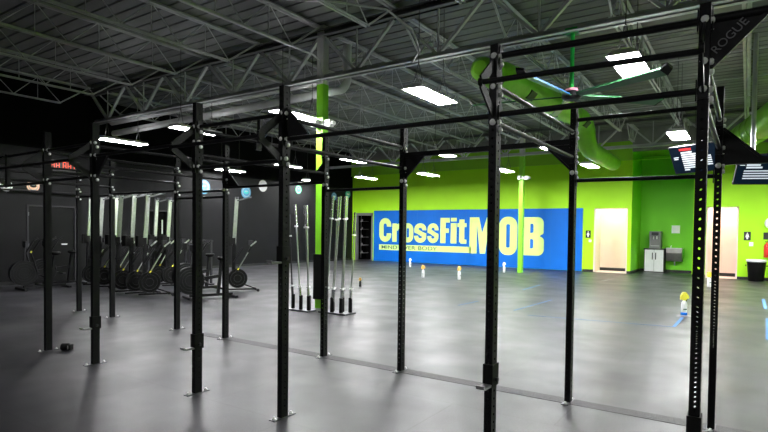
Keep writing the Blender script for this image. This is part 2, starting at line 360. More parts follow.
for (gx, gy_, gz) in ((DXc, 8.85, 4.35), (DXc, 10.4, 4.45), (DXc, 14.9, 4.64)):
    a_ = math.radians(-42)     # registers on the side facing the rig
    cx, cz = math.cos(a_), math.sin(a_); R = {8.85: .25, 10.4: .305, 14.9: .27}[gy_]
    P0 = Vector((gx+cx*(R-.01), gy_, gz+cz*(R-.01)))-o
    g = MB(); g.beam(P0-Vector((0, .15, 0)), P0+Vector((0, .15, 0)), .19, .05, up=(cx, 0, cz)); g.build('register', 'grille', duct)
d2 = empty('air_duct', (0, 17, 4.3), label='short stretch of green duct above the hanging screens', cat='duct')
MB().tube([(-.75, 3.6, -.1), (-.3, 1.6, -.03), (.36, -.9, .05), (.75, -2.6, .1)], .36, 24).build('run', 'duct', d2)
m_ = MB()
for t in (0, .2, .4, .6, .8): ring(m_, Vector((-.3, 1.6, -.03)).lerp(Vector((.36, -.9, .05)), t), (.26, -1, 0), .37, .012)
m_.build('joint_ring', 'duct', d2)

# ------------------------------------------------------------------ hanging light fixtures
def make_fixture():
    r = empty('ceiling_light', (0, 0, 3.8), cat='light', group='hanging light fixtures in a grid')
    h = MB()
    h.add([(-.19,-.62,.0),(.19,-.62,.0),(.19,.62,.0),(-.19,.62,.0),(-.12,-.62,.07),(.12,-.62,.07),(.12,.62,.07),(-.12,.62,.07)], [(4,5,6,7),(0,1,5,4),(1,2,6,5),(2,3,7,6),(3,0,4,7)])
    h.build('housing', 'white', r)
    MB().box(-.165, .165, -.59, .59, -.004, .004).build('diffuser', 'lamp', r)
    u = MB()
    for k in range(6): u.box(-.05, .05, -.5+k*.19, -.44+k*.19, .071, .074)
    u.build('added_uplight', 'lampglow', r)  # unseen glowing strips added to brighten the roof deck
    for y in (-.42, .42): MB().tube([(0, y, 1.75), (0, y, .45), (-.1, y, .07)], .006, 5, False).tube([(0, y, .45), (.1, y, .07)], .006, 5, False).build('hanger', 'wire', r)
    return r
FX = {-16.6: 'far left', -13.6: '', -10.55: '', -7.4: '', -4.4: '', -1.35: '', 1.7: '', 4.75: ''}
flab = {(-13.6, 7.85): 'glowing light fixture left of the tall uprights over the dark rowers',
 (-10.55, 7.85): 'light fixture crossing behind the top of the third front upright',
 (-7.4, 7.85): 'light fixture meeting the green and white column',
 (-4.4, 7.85): 'large bright light fixture hanging left of the green duct',
 (-1.35, 7.85): 'bright square-looking light fixture above the ceiling fan blade tip',
 (-13.6, 13.9): 'small light fixture seen just left of the black column wrap near the logo wall',
 (-10.55, 13.9): 'light fixture right of the green column, upper of the stacked pair',
 (-7.4, 13.9): 'thin light fixture seen past the rig bar over the middle of the green wall',
 (-4.4, 13.9): 'light fixture glimpsed behind the rig bars left of the green duct elbow',
 (-1.35, 13.9): 'light fixture above the left hanging screen by the alcove',
 (-16.6, 13.9): 'light fixture close to the round logo decals on the dark wall',
 (-13.6, 18.7): 'light fixture right of the green column, lower of the stacked pair',
 (-10.55, 18.7): 'light fixture over the left half of the blue mural',
 (-7.4, 18.7): 'light fixture beside the slim green column above the mural',
 (-4.4, 18.7): 'light fixture below the end of the green duct near the hall opening',
 (-16.6, 18.7): 'light fixture in the dark corner above the barbells',
 (-1.35, 18.7): 'light fixture behind the left hanging screen'}
fx0 = None
for x in FX:
    for y in (-3.4, 7.85, 13.9, 18.7):
        if (x == -16.6 and y < 10) or (y < 0 and x not in (-4.4, 1.7)): continue  # pair behind the camera is unseen, added to light the rig's front
        if fx0 is None: o_ = fx0 = make_fixture()
        else: o_ = copy_tree(fx0)
        o_.location = (x, y, 3.8)
        o_['label'] = flab.get((x, y), 'hanging light fixture outside the picture, of the grid or added as rear fill')

# ------------------------------------------------------------------ ceiling fan
fan = empty('ceiling_fan', (-2.23, 8.25, 3.6), label='five-blade ceiling fan on a bright green pole with a pink hub cap', cat='fan')
MB().cyl((0,0,.1), (0,0,.98), .032, 12).build('pole', 'fangreen', fan)
MB().box(-.09, .09, -.09, .09, .93, 1.0).beam((-.14, 0, .96), (.14, 0, 1.02), .06, .05).build('mount', 'fangreen', fan)
MB().lathe([(.05, .12), (.10, .08), (.14, .03), (.14, -.02), (.09, -.05)], n=20).build('hub', 'black', fan)
MB().lathe([(.03, .135), (.085, .12), (.10, .08), (.09, .05)], n=20).build('hub_cap', 'pink', fan)
for a in (-99, -27, 45, 117, 189):
    c, s_ = math.cos(math.radians(a)), math.sin(math.radians(a))
    b = MB()
    def fp(u, v, w): return (c*u - s_*v, s_*u + c*v, w - v*.27)
    vs = [fp(.12, -.05, 0), fp(.12, .05, 0), fp(1.48, .085, 0), fp(1.48, -.085, 0), fp(.12, -.06, .02), fp(.12, .06, .02), fp(1.48, .085, .02), fp(1.48, -.085, .02)]
    b.add(vs, [(0,1,2,3),(7,6,5,4),(0,3,7,4),(1,5,6,2),(0,4,5,1),(3,2,6,7)])
    bo = b.build('blade', 'fanblade', fan)
    t = MB(); vs = [fp(1.47, -.085, -.01), fp(1.47, .085, -.01), fp(1.55, .06, .05), fp(1.55, -.06, .05), fp(1.47, -.085, .02), fp(1.47, .085, .02), fp(1.55, .06, .08), fp(1.55, -.06, .08)]
    t.add(vs, [(0,1,2,3),(7,6,5,4),(0,3,7,4),(1,5,6,2),(0,4,5,1),(3,2,6,7)]); t.build('blade_tip', 'black', bo)
    if a == -99:
        st = MB(); vs = [fp(.2, .052, .008), fp(.2, .066, .008), fp(1.4, .085, .008), fp(1.4, .070, .008)]
        vs += [(v[0], v[1], v[2]+.018) for v in vs]
        st.add(vs, [(0,1,2,3),(7,6,5,4),(0,3,7,4),(1,5,6,2),(0,4,5,1),(3,2,6,7)]); st.build('blade_stripe', 'blueglow', bo)

# ------------------------------------------------------------------ the rig
RX = {'A': -7.28, 'B': -6.15, 'C': -4.31, 'D': -3.18, 'E': -1.34, 'F': -.205}
Y1, Y2, TOP = 3.22, 5.07, 2.74
PW, PD = .0508, .0762
rig = empty('pull_up_rig', (-3.18, 4.1, 0), label='black steel pull-up rig of tall uprights joined by crossbars', cat='gym rig')
RO = Vector((-3.18, 4.1, 0))
def face_with_holes(mb, f, w, zs, r=.0082):
    # f(u, z) -> xyz on the face; zs = list of hole centres; fills from 0 to TOP
    hw = w/2; z = 0.0; N8 = 8
    for i, c in enumerate(zs):
        lo = z; hi = (c + (zs[i+1] if i+1 < len(zs) else 2*TOP-c))/2
        if i+1 == len(zs): hi = TOP
        hh = r*1.5
        a, b = c-hh, c+hh
        if a-lo > 1e-4: mb.add([f(-hw, lo), f(hw, lo), f(hw, a), f(-hw, a)], [(0,1,2,3)])
        if hi-b > 1e-4: mb.add([f(-hw, b), f(hw, b), f(hw, hi), f(-hw, hi)], [(0,1,2,3)])
        sq = [(-hw, a), (0, a), (hw, a), (hw, c), (hw, b), (0, b), (-hw, b), (-hw, c)]
        ho = [(r*math.cos(t), c+r*math.sin(t)) for t in [PI*1.25+PI/4*k for k in range(8)]]
        vs = [f(*p) for p in sq] + [f(*p) for p in ho]
        mb.add(vs, [(k, (k+1)%8, 8+(k+1)%8, 8+k) for k in range(8)])
        z = hi
def hole_levels(dense):
    zs = []; z = .10
    while z < TOP-.03:
        zs.append(z); z += .0254 if (dense and .62 < z < 1.17) else .0508
    return zs
def upright_mesh():
    mb = MB(); zy = hole_levels(True); zx = hole_levels(False)
    for s_ in (-1, 1):
        face_with_holes(mb, lambda u, z, s=s_: (u, s*PD/2, z), PW, zy)
        face_with_holes(mb, lambda u, z, s=s_: (s*PW/2, u, z), PD, zx)
    return mb
up0 = None
posts = [(x, Y1, k) for k, x in RX.items()] + [(x, Y2, 'b'+k) for k, x in RX.items()] + [(-9.12, Y2, 'bb'), (-10.25, Y2, 'ba'), (-9.12, Y1, 'aa'), (1.635, Y1, 'G'), (1.635, Y2, 'bG')]
bolt_levels = {'A': (2.52, 2.15), 'B': (2.52, 2.38, 2.15), 'C': (2.52, 2.38, 2.15), 'D': (2.52, 2.31, 2.15), 'E': (2.67, 2.48, 2.26), 'F': (2.66, 2.45, 2.31)}
for x, y, k in posts:
    loc = Vector((x, y, 0)) - RO
    if up0 is None:
        u = up0 = upright_mesh().build('upright', 'post', rig, loc)
        fp_ = MB().box(-.032, .032, -.125, .125, 0, .007)
        fpo = fp_.build('foot_plate', 'plate', u)
        for sy in (-.098, .098): MB().lathe([(.017, .007), (.017, .014), (.009, .015), (.009, .027)], (0, sy, 0), 8).build('anchor_bolt', 'bolt', u)
        MB().box(-PW/2-.001, PW/2+.001, -PD/2-.001, PD/2+.001, TOP, TOP+.004).build('end_cap', 'rubber', u)
    else:
        u = up0.copy(); C.objects.link(u); u.parent = rig; u.location = loc
        for ch in [c for c in up0.children if not c.name.startswith('bolt_head')]:
            q = ch.copy(); C.objects.link(q); q.parent = u
    lv = bolt_levels.get(k, (2.48, 2.26, 2.12))
    for z in lv:
        b = MB(); b.tube([(0, -PD/2, z), (0, -PD/2-.004, z), (0, -PD/2-.010, z), (0, -PD/2-.015, z), (0, -PD/2-.017, z)], [.022, .021, .017, .010, .003], 12)
        b.tube([(PW/2, .012, z-.045), (PW/2+.012, .012, z-.045), (PW/2+.018, .012, z-.045)], [.017, .017, .01], 10)
        b.tube([(PW/2, -.012, z+.0), (PW/2+.012, -.012, z+.0), (PW/2+.018, -.012, z+.0)], [.017, .017, .01], 10)
        b.build('bolt_head', 'bolt', u)
def rel(*p): return Vector(p) - RO
def crossbar(a, b, kind='tube', r=.0175):
    mb = MB()
    if kind == 'tube': mb.cyl(rel(*a), rel(*b), r, 12)
    else: mb.beam(rel(*a), rel(*b), .045, .05)
    a = Vector(a); b = Vector(b); d = (b-a).normalized()
    for p in (a, b):
        q = p + d*(.004 if p is a else -.004)
        mb.beam(q-RO, q-RO + d*(.006 if p is a else -.006), .05, .11, up=(0,0,1))
    return mb.build('crossbar', 'black', rig)
def gusset(x, y, z, s, down, w=.235, h=.235, text=False):
    # plate in the XZ plane: corner at post (x), runs s (+1 right / -1 left), hangs down or stands above the bar
    k = -1 if down else 1
    g = MB().prism([(0, 0), (s*w, 0), (s*w, k*.012), (s*.012, k*h), (0, k*h)], lambda u, v, t: rel(x+u, y-.004+t, z+v), .008)
    g.prism([(s*w, 0), (s*w, k*.012), (s*.012, k*h), (0, k*h), (s*.0, k*(h-.016)), (s*(w-.02), 0)], lambda u, v, t: rel(x+u, y-.012+t, z+v), .024)
    o_ = g.build('gusset', 'black', rig)
    if text:
        cu = bpy.data.curves.new('gusset_lettering', 'FONT'); cu.body = 'ROGUE'; cu.size = .058; cu.extrude = .0008; cu.align_x = 'CENTER'
        t_ = bpy.data.objects.new('gusset_lettering', cu); C.objects.link(t_); t_.data.materials.append(M['gussettext']); t_.parent = o_
        ang = math.atan2(h, w) if (s > 0) == down else -math.atan2(h, w)
        ctr = rel(x + s*w*.40, y-.0145, z + k*h*.42)
        t_.matrix_local = Matrix.Translation(ctr) @ Matrix.Rotation(ang, 4, 'Y').inverted() @ Matrix.Rotation(PI/2, 4, 'X')
        to_mesh(t_)
    return o_
hx = PW/2
# short 43-inch bays on the front row: straight bars top and bottom and a flying bar on V brackets
def vbracket(x, y, zt, zb, zm, ym):
    mb = MB()
    for z in (zt, zb):
        mb.beam(rel(x, y-PD/2, z), rel(x, ym, zm + (.012 if z == zt else -.012)), .012, .06, up=(0, .3, 1) )
    mb.beam(rel(x, y-PD/2-.004, zt+.05), rel(x, y-PD/2-.004, zb-.05), .05, .008, up=(0,1,0))
    mb.cyl(rel(x-.012, ym, zm), rel(x+.012, ym, zm), .026, 12)
    return mb.build('angled_bracket', 'black', rig)
YFLY = 2.95
for a, b in (('A', 'B'), ('C', 'D')):
    xa, xb = RX[a], RX[b]
    crossbar((xa+hx, Y1, 2.52), (xb-hx, Y1, 2.52)); crossbar((xa+hx, Y1, 2.14), (xb-hx, Y1, 2.14))
    for x in (xa, xb): vbracket(x, Y1, 2.50, 2.14, 2.30, YFLY)
crossbar((-9.12+hx, Y1, 2.52), (RX['A']-hx, Y1, 2.52)); crossbar((-9.12+hx, Y1, 2.12), (RX['A']-hx, Y1, 2.12))
MB().beam(rel(-8.41, Y1, 2.52), rel(-8.41, Y1, 2.12), .05, .05).build('hanging_strut', 'black', rig)
vbracket(-8.41, Y1+.02, 2.50, 2.14, 2.30, YFLY)
MB().cyl(rel(-9.3, YFLY, 2.30), rel(RX['B'], YFLY, 2.30), .0165, 12).build('flying_pull_up_bar', 'black', rig)
MB().cyl(rel(RX['C'], YFLY, 2.30), rel(RX['D'], YFLY, 2.30), .0165, 12).build('flying_pull_up_bar', 'black', rig)
MB().beam(rel(-3.47, Y1, 2.50), rel(-3.47, Y1, 2.30), .035, .035).beam(rel(-3.47, Y1-.02, 2.3), rel(-3.47, Y1-.02, 2.24), .02, .06).build('hanging_strut', 'black', rig)
crossbar((RX['E']+hx, Y1, 2.675), (RX['F']-hx, Y1, 2.665), r=.02); crossbar((RX['E']+hx, Y1, 2.31), (RX['F']-hx, Y1, 2.31), r=.018)
for x in (RX['E'], RX['F']): vbracket(x, Y1, 2.62, 2.31, 2.465, 3.0)
MB().cyl(rel(RX['E'], 3.0, 2.465), rel(RX['F'], 3.0, 2.45), .0165, 12).build('flying_pull_up_bar', 'black', rig)
# long 70-inch bays, front
crossbar((RX['B']+hx, Y1, 2.38), (RX['C']-hx, Y1, 2.38)); gusset(RX['B']+hx, Y1, 2.36, 1, True)
crossbar((RX['D']+hx, Y1, 2.31), (RX['E']-hx, Y1, 2.305)); gusset(RX['D']+hx, Y1, 2.33, 1, False)
crossbar((RX['F']+hx, Y1, 2.665), (1.635-hx, Y1, 2.665), r=.022); gusset(RX['F']+hx, Y1, 2.65, 1, True, text=True); gusset(1.635-hx, Y1, 2.65, -1, True)
# back row
crossbar((-10.25+hx, Y2, 2.12), (-9.12-hx, Y2, 2.12)); crossbar((-9.12+hx, Y2, 2.14), (RX['A']-hx, Y2, 2.14))
crossbar((RX['A']+hx, Y2, 2.11), (RX['B']-hx, Y2, 2.11)); crossbar((RX['A']+hx, Y2, 2.02), (RX['B']-hx, Y2, 2.02))
crossbar((RX['B']+hx, Y2, 2.15), (RX['C']-hx, Y2, 2.15)); gusset(RX['B']+hx, Y2, 2.16, 1, False); gusset(RX['C']-hx, Y2, 2.16, -1, False)
crossbar((RX['C']+hx, Y2, 2.05), (RX['D']-hx, Y2, 2.05))
crossbar((RX['D']+hx, Y2, 2.405), (RX['E']-hx, Y2, 2.405), 'beam'); gusset(RX['D']+hx, Y2, 2.385, 1, True); gusset(RX['E']-hx, Y2, 2.385, -1, True)
crossbar((RX['E']+hx, Y2, 2.05), (RX['F']-hx, Y2, 2.04)); crossbar((RX['E']+hx, Y2, 2.60), (RX['F']-hx, Y2, 2.60), r=.018)
crossbar((RX['F']+hx, Y2, 2.15), (1.635-hx, Y2, 2.15), 'beam'); gusset(RX['F']+hx, Y2, 2.17, 1, False, .26, .25)
# bars across the rig
for k, x in list(RX.items()) + [('aa', -9.12), ('G', 1.635)]:
    for z in (2.49, 2.26):
        crossbar((x, Y1+PD/2, z), (x, Y2-PD/2, z), r=.0175)
crossbar((-10.25, Y1+PD/2-.9, 2.49), (-10.25, Y2-PD/2, 2.49), r=.0175)

# J-cups on the uprights (lift-off)
def jcup(x, z, label):
    j = empty('bar_hook', (x, Y1, z), label=label, cat='bar hook', group='hooks hung on the front uprights')
    MB().box(-.033, -.0265, -.045, .05, -.07, .07).box(.0265, .033, -.045, .05, -.07, .07).box(-.033, .033, -.05, -.0395, -.07, .07).build('bracket', 'rubber', j)
    MB().box(-.028, .028, -.14, -.05, -.07, -.055).prism([(0, 0), (.02, .006), (.03, .03), (.018, .03), (.008, .014), (0, .01)], lambda u, v, t: (-.028+t, -.14-u, -.07+v), .056).build('lip', 'grey', j)
    MB().cyl((.033, 0, -.03), (.052, 0, -.03), .014, 10).build('pin', 'darkgrey', j)
    return j
jcup(RX['D'], 1.36, 'bar hook at chest height on the fourth front upright from the left')
jcup(RX['E'], .66, 'bar hook low on the thick front upright crossing the mural')
jcup(RX['F'], .56, 'bar hook at the foot of the perforated upright nearest the right edge')
jcup(RX['B'], .48, 'bar hook low on the second front upright from the left')
jcup(RX['C'], .50, 'bar hook low on the third front upright from the left')
cl = empty('barbell_collar', (-7.12, 3.36, 0), rz=.55, label='small black barbell collar lying at the foot of the leftmost upright', cat='collar')
MB().tube([(-.05, 0, .045), (.03, 0, .045)], .045, 16).build('body', 'rubber', cl)
MB().box(.045, .075, -.03, .03, .01, .075).build('lever', 'rubber', cl); MB().box(.03, .045, -.02, .02, .02, .06).build('clip', 'plastic_white', cl)

# ------------------------------------------------------------------ mural
mu = empty('wall_mural', (0, YF-.03, 0), label='blue painted mural board with large lime lettering on the green wall', cat='mural')
MB().box(-15.98, -5.57, 0, .028, .01, 2.58).build('board', 'blue', mu)
sm = MB()
for x in (-13.38, -10.78, -8.18, -6.86): sm.box(x-.006, x+.006, -.002, 0, .01, 2.58)
sm.build('board_seam', mat('mural_seam', (.0, .12, .46), .5), mu)
def stroke(pts, t, closed=False):
    # thick polyline with mitred joints -> list of quads (2D)
    P_ = [Vector(p) for p in pts]; n = len(P_); L_, R_ = [], []
    for i in range(n):
        a = P_[i-1] if (i > 0 or closed) else None; b = P_[(i+1) % n] if (i < n-1 or closed) else None
        d1 = (P_[i]-a).normalized() if a is not None else (b-P_[i]).normalized()
        d2_ = (b-P_[i]).normalized() if b is not None else d1
        n1 = Vector((-d1.y, d1.x)); n2 = Vector((-d2_.y, d2_.x)); m = (n1+n2)
        m = m.normalized() if m.length > 1e-6 else n1
        s_ = (t/2)/max(.5, m.dot(n1)); L_.append(P_[i]+m*s_); R_.append(P_[i]-m*s_)
    q = []
    for i in range(n if closed else n-1):
        k = (i+1) % n; q.append([L_[i], L_[k], R_[k], R_[i]])
    return q
def arc(cx, cy, rx, ry, a0, a1, n=8): return [(cx+rx*math.cos(math.radians(a0+(a1-a0)*i/n)), cy+ry*math.sin(math.radians(a0+(a1-a0)*i/n))) for i in range(n+1)]
def letter(quads, m='lime', y=-.006, parent=mu, name='letter'):
    mb = MB()
    for i, q in enumerate(quads): mb.prism([(p[0], p[1]) for p in q], lambda u, v, t: (u, y-.0004*(i % 3)+t, v), .006)
    return mb.build(name, m, parent)
def rect(x0, x1, z0, z1): return [(x0, z0), (x1, z0), (x1, z1), (x0, z1)]
def oh(x0, x1, z0, z1, t, rc=None):
    h = t/2; a, b, c, d_ = x0+h, x1-h, z0+h, z1-h; r = rc or min((b-a)/2, (d_-c)/2)
    pts = arc(b-r, d_-r, r, r, 0, 90) + arc(a+r, d_-r, r, r, 90, 180) + arc(a+r, c+r, r, r, 180, 270) + arc(b-r, c+r, r, r, 270, 360)
    cl_ = [pts[0]]
    for p in pts[1:]:
        if (Vector(p)-Vector(cl_[-1])).length > 1e-4: cl_.append(p)
    if (Vector(cl_[0])-Vector(cl_[-1])).length < 1e-4: cl_.pop()
    return stroke(cl_, t, True)
cz0, cz1, xh = 1.0, 2.2, 1.93
def Cc(x0, x1, z0, z1, t):
    h = t/2; a, b = x0+h, x1-h; r = (b-a)/2; m = (z0+z1)/2; g = .17
    pts = [(b, m+g)] + arc(b-r, z1-h-r, r, r, 0, 180) + arc(a+r, z0+h+r, r, r, 180, 360) + [(b, m-g)]
    return stroke(pts, t)
def Ss(x0, x1, z0, z1, t):
    h = t/2; a, b = x0+h, x1-h; m = (z0+z1)/2; r = (b-a)/2; cx = (a+b)/2
    rz = (z1-z0-t)/4
    pts = [(b, z1-h-rz*1.25)] + arc(cx, z1-h-rz, r, rz, 0, 180, 8) + [(a+.0, m+rz*.55), (a+r*.5, m+.06), (cx, m), (b-r*.5, m-.06), (b, m-rz*.55)] + arc(cx, z0+h+rz, r, rz, 0, -180, 8) + [(a, z0+h+rz*1.25)]
    return stroke(pts, t)
letter(Cc(-15.63, -14.90, cz0-.01, cz1, .27))
letter([rect(-14.83, -14.57, cz0, xh)] + stroke([(-14.62, xh-.32), (-14.55, xh-.17), (-14.42, xh-.13), (-14.30, xh-.13)], .26))
letter(oh(-14.22, -13.60, cz0-.01, xh+.01, .24)); letter(Ss(-13.54, -12.87, cz0-.01, xh+.01, .22)); letter(Ss(-12.80, -12.20, cz0-.01, xh+.01, .21))
letter([rect(-12.10, -11.82, cz0, cz1), rect(-11.83, -11.61, cz1-.22, cz1), rect(-11.83, -11.65, 1.49, 1.70)])
letter([rect(-11.55, -11.25, cz0, xh+.02), rect(-11.55, -11.25, 2.03, cz1)])
letter([rect(-11.11, -10.85, cz0+.06, 2.12), rect(-11.21, -10.74, xh-.16, xh+.02), rect(-11.04, -10.74, cz0, cz0+.19)])
# MOB
bz0, bz1 = .57, 2.22
mq = [rect(-10.58, -10.22, bz0, bz1), rect(-9.64, -9.28, bz0, bz1), [(-10.30, bz1), (-10.22, 1.9), (-10.06, bz0), (-9.96, bz0), (-9.96, 1.5), (-10.12, bz1)], [(-9.56, bz1), (-9.64, 1.9), (-9.80, bz0), (-9.97, bz0), (-9.97, 1.5), (-9.74, bz1)]]
letter(mq)
letter(oh(-9.15, -8.32, bz0-.02, bz1+.02, .33, .22))
def outline_letter(outer, holes, y=-.008, name='letter'):
    cu = bpy.data.curves.new(name, 'CURVE'); cu.dimensions = '2D'; cu.fill_mode = 'BOTH'; cu.extrude = .002
    for pl in [outer]+holes:
        sp = cu.splines.new('POLY'); sp.points.add(len(pl)-1); sp.use_cyclic_u = True
        for p_, c_ in zip(sp.points, pl): p_.co = (c_[0], c_[1], 0, 1)
    ob = bpy.data.objects.new(name, cu); C.objects.link(ob); cu.materials.append(M['lime']); ob.parent = mu
    ob.location = (0, y+.003, 0); ob.rotation_euler = (PI/2, 0, 0); return to_mesh(ob)
mz = 1.42
outline_letter([(-8.12, bz0), (-8.12, bz1)] + arc(-7.42, bz1-.26, .26, .26, 90, 0) + arc(-7.40, mz+.14, .24, .12, 0, -60, 5) + arc(-7.39, mz-.22, .25, .2, 75, 0, 6) + arc(-7.42, bz0+.28, .28, .28, 0, -90),
               [[(-7.74, mz+.12), (-7.74, bz1-.30)] + arc(-7.68, bz1-.36, .08, .08, 90, 0, 4) + arc(-7.68, mz+.20, .08, .08, 0, -90, 4),
                [(-7.74, bz0+.30), (-7.74, mz-.15)] + arc(-7.68, mz-.22, .08, .08, 90, 0, 4) + arc(-7.68, bz0+.38, .08, .08, 0, -90, 4)])
letter([rect(-15.63, -10.5, .58, .86)], name='underline_strip')
for body, x, w in (('MIND', -15.5, .95), ('OVER', -14.45, .98), ('BODY', -13.33, 1.05)):
    cu = bpy.data.curves.new('small_lettering', 'FONT'); cu.body = body; cu.size = .25; cu.extrude = .001; cu.offset = .003
    t_ = bpy.data.objects.new('small_lettering', cu); C.objects.link(t_); cu.materials.append(M['ink']); t_.parent = mu
    t_.location = (x, -.008, .64); t_.rotation_euler = (PI/2, 0, 0)
    bpy.context.view_layer.update(); sx = w/max(.01, t_.dimensions.x); t_.scale = (sx, 1, 1); to_mesh(t_)

# ------------------------------------------------------------------ spray bottles
def bottle(x, y, hgt, head, body, label, rz=0.0, base=None, pants=None):
    b = empty('spray_bottle', (x, y, 0), rz=rz, label=label, cat='spray bottle', group='spray bottles standing on the floor')
    k = hgt/.44
    MB().lathe([(.045*k, 0), (.052*k, .01*k), (.052*k, .20*k), (.044*k, .25*k), (.02*k, .285*k), (.018*k, .31*k)], n=14).build('bottle_body', body, b)
    if base: MB().lathe([(.054*k, .02*k), (.054*k, .07*k)], n=14).build('bottle_band', base, b)
    h_ = MB(); h_.prism([(-.035, .29), (.03, .29), (.05, .32), (.09, .33), (.09, .37), (.03, .44), (-.03, .44), (-.08, .37), (-.08, .30), (-.045, .32)], lambda u, v, t: (u*k, (-.04+t)*k, v*k), .08*k)
    sc_ = .78
    h_.v = [(x_*sc_, y_*sc_, z_) for x_, y_, z_ in h_.v]; h_.build('spray_head', head, b)
    MB().beam((.045*k, 0, .33*k), (.02*k, 0, .25*k), .02*k, .015*k).build('trigger', 'black', b)
    MB().box(-.03*k, .03*k, -.054*k, -.05*k, .12*k, .14*k).build('label_mark', 'ink', b)
    return b
bottle(-.97, 11.74, .46, 'yellow', 'plastic_white', 'large white spray bottle with yellow head beside the blue floor tape', .4, 'blue')
cloth = MB().lathe([(.001, .012), (.10, .010), (.13, .004), (.14, .0)], n=9).build('cleaning_cloth', 'grey'); cloth.location = (-.97, 11.74, .001)
tag(cloth, 'grey cloth spread under the yellow headed spray bottle', 'cloth')
bottle(-.91, 18.71, .45, 'yellow', 'plastic_white', 'spray bottle half hidden behind the perforated uprights', .8)
bottle(-8.9, 12.0, .25, 'orange', 'darkgrey', 'yellow topped dark bottle near the hanging barbells', .2)
bottle(-12.07, 19.88, .38, 'plastic_white', 'plastic_white', 'small pale spray bottle nearest the left end of the mural', 1.2)
bottle(-9.02, 15.71, .42, 'orange', 'plastic_white', 'amber headed spray bottle just right of the upright before the mural strip', .3)
bottle(-7.75, 15.86, .44, 'orange', 'plastic_white', 'amber headed spray bottle standing alone before the big M', 1.4)
bottle(-7.76, 19.79, .40, 'plastic_white', 'plastic_white', 'white spray bottle with black trigger close to the slim green column', .1)

# floor tape
def tape(p, q, w, label, m='tape', name='floor_tape'):
    mb = MB(); a = Vector((*p, .0035)); b = Vector((*q, .0035)); mb.beam(a, b, w, .002)
    tag(mb.build(name, m), label, 'tape', 'strips of tape on the gym floor')
tape((.36, 12.4), (.30, 9.9), .06, 'blue floor tape strip nearest the right edge')
tape((.36, 16.1), (.36, 14.0), .06, 'blue floor tape strip before the trash bin')
tape((-.99, 10.24), (-.97, 11.5), .05, 'blue tape leading up to the yellow headed spray bottle')
tape((-1.0, 10.22), (-3.4, 9.9), .02, 'faint blue tape line running left from the spray bottle tape')
tape((-3.83, 10.34), (-3.73, 12.52), .03, 'faint blue tape strip between the two right middle uprights')
tape((-5.04, 10.28), (-4.99, 11.2), .03, 'short faint blue tape strip left of the thick upright')
tape((-5.01, 14.17), (-5.09, 15.86), .03, 'thin blue tape strip out in front of the slim green column', )
tape((-3.88, 17.72), (-3.87, 20.09), .035, 'pale tape line before the wide hall opening', 'chalk')

# ------------------------------------------------------------------ alcove furniture
cb = empty('storage_cabinet', (-3.13, 24.55, 0), label='white two-door cabinet with black frame in the green alcove', cat='cabinet')
MB().box(-.37, .37, -.25, .30, 0, .03).box(-.37, -.35, -.25, .3, 0, .95).box(.35, .37, -.25, .3, 0, .95).box(-.39, .39, -.27, .31, .92, .97).box(-.35, .35, .28, .3, 0, .92).build('carcass', 'base', cb)
for s_ in (-1, 1):
    dr = MB().box(min(s_*.345, s_*.006), max(s_*.345, s_*.006), -.265, -.245, .03, .92).build('door', 'plastic_white', cb)
    MB().box(s_*.06-.018, s_*.06+.018, -.275, -.265, .52, .80).build('handle', 'darkgrey', dr)
wd = empty('water_dispenser', (-3.11, 24.5, .97), label='grey countertop ice and water dispenser on the white cabinet', cat='dispenser')
MB().box(-.21, .21, -.10, .28, 0, .70).box(-.21, .21, -.22, -.1, .5, .70).box(-.21, .21, -.22, -.1, 0, .10).box(-.21, -.16, -.2, -.1, .1, .5).box(.16, .21, -.2, -.1, .1, .5).build('body', 'grey', wd)
MB().box(-.13, .13, -.225, -.221, .54, .66).build('display', 'darkgrey', wd)
for x in (-.06, .06): MB().cyl((x, -.15, .5), (x, -.15, .38), .02, 8).build('nozzle', 'bolt', wd)
MB().box(-.15, .15, -.21, -.11, .10, .115).build('drip_tray', 'alu', wd)
ft = empty('drinking_fountain', (-2.43, 24.895, .45), label='wall hung stainless drinking fountain beside the white cabinet', cat='drinking fountain')
MB().prism([(0, .48), (-.5, .52), (-.5, .35), (-.36, .03), (0, 0)], lambda u, v, t: (-.28+t, u, v), .56).build('basin_body', 'stainless', ft)
MB().box(-.29, .29, -.51, 0, .52, .55).build('rim', 'alu', ft)
MB().tube([(-.15, -.1, .55), (-.15, -.1, .62), (-.12, -.2, .64)], .014, 8).build('bubbler', 'bolt', ft)
MB().tube([(0, -.12, 0), (0, -.12, -.15), (0, -.02, -.15)], .022, 8).build('drain_pipe', 'bolt', ft)
tag(MB().box(-2.58, -2.28, 24.885, 24.898, 1.6, 1.92).build('paper_notice', 'paper'), 'blank white paper taped above the drinking fountain', 'notice')

# wall signs, switches, bin, extinguisher, towel dispenser
def restroom_sign(x, z, lab):
    s_ = empty('restroom_sign', (x, YF, z), label=lab, cat='sign')
    MB().box(-.10, .10, -.012, -.001, -.15, .15).build('plate', 'base', s_)
    mb = MB()
    mb.prism([(.022*math.cos(t*PI/6), .095+.022*math.sin(t*PI/6)) for t in range(12)], lambda u, v, t: (u, -.016+t, v), .004)
    mb.prism([(-.035, .06), (.035, .06), (.055, -.04), (.025, -.04), (.025, -.11), (-.025, -.11), (-.025, -.04), (-.055, -.04)], lambda u, v, t: (u, -.016+t, v), .004)
    mb.build('pictogram', 'white', s_)
restroom_sign(-5.35, 1.52, 'small black restroom sign between the mural and the wide hall opening')
restroom_sign(.0, 1.53, 'small black restroom sign above the trash bin side of the narrow opening')
tag(MB().box(-5.32, -5.22, YF-.02, YF-.001, 1.20, 1.30).build('light_switch', 'white'), 'white wall switch under the restroom sign beside the mural', 'switch')
tag(MB().box(.06, .18, YF-.02, YF-.001, 1.18, 1.32).build('light_switch', 'white'), 'white wall switch under the restroom sign near the bin', 'switch')
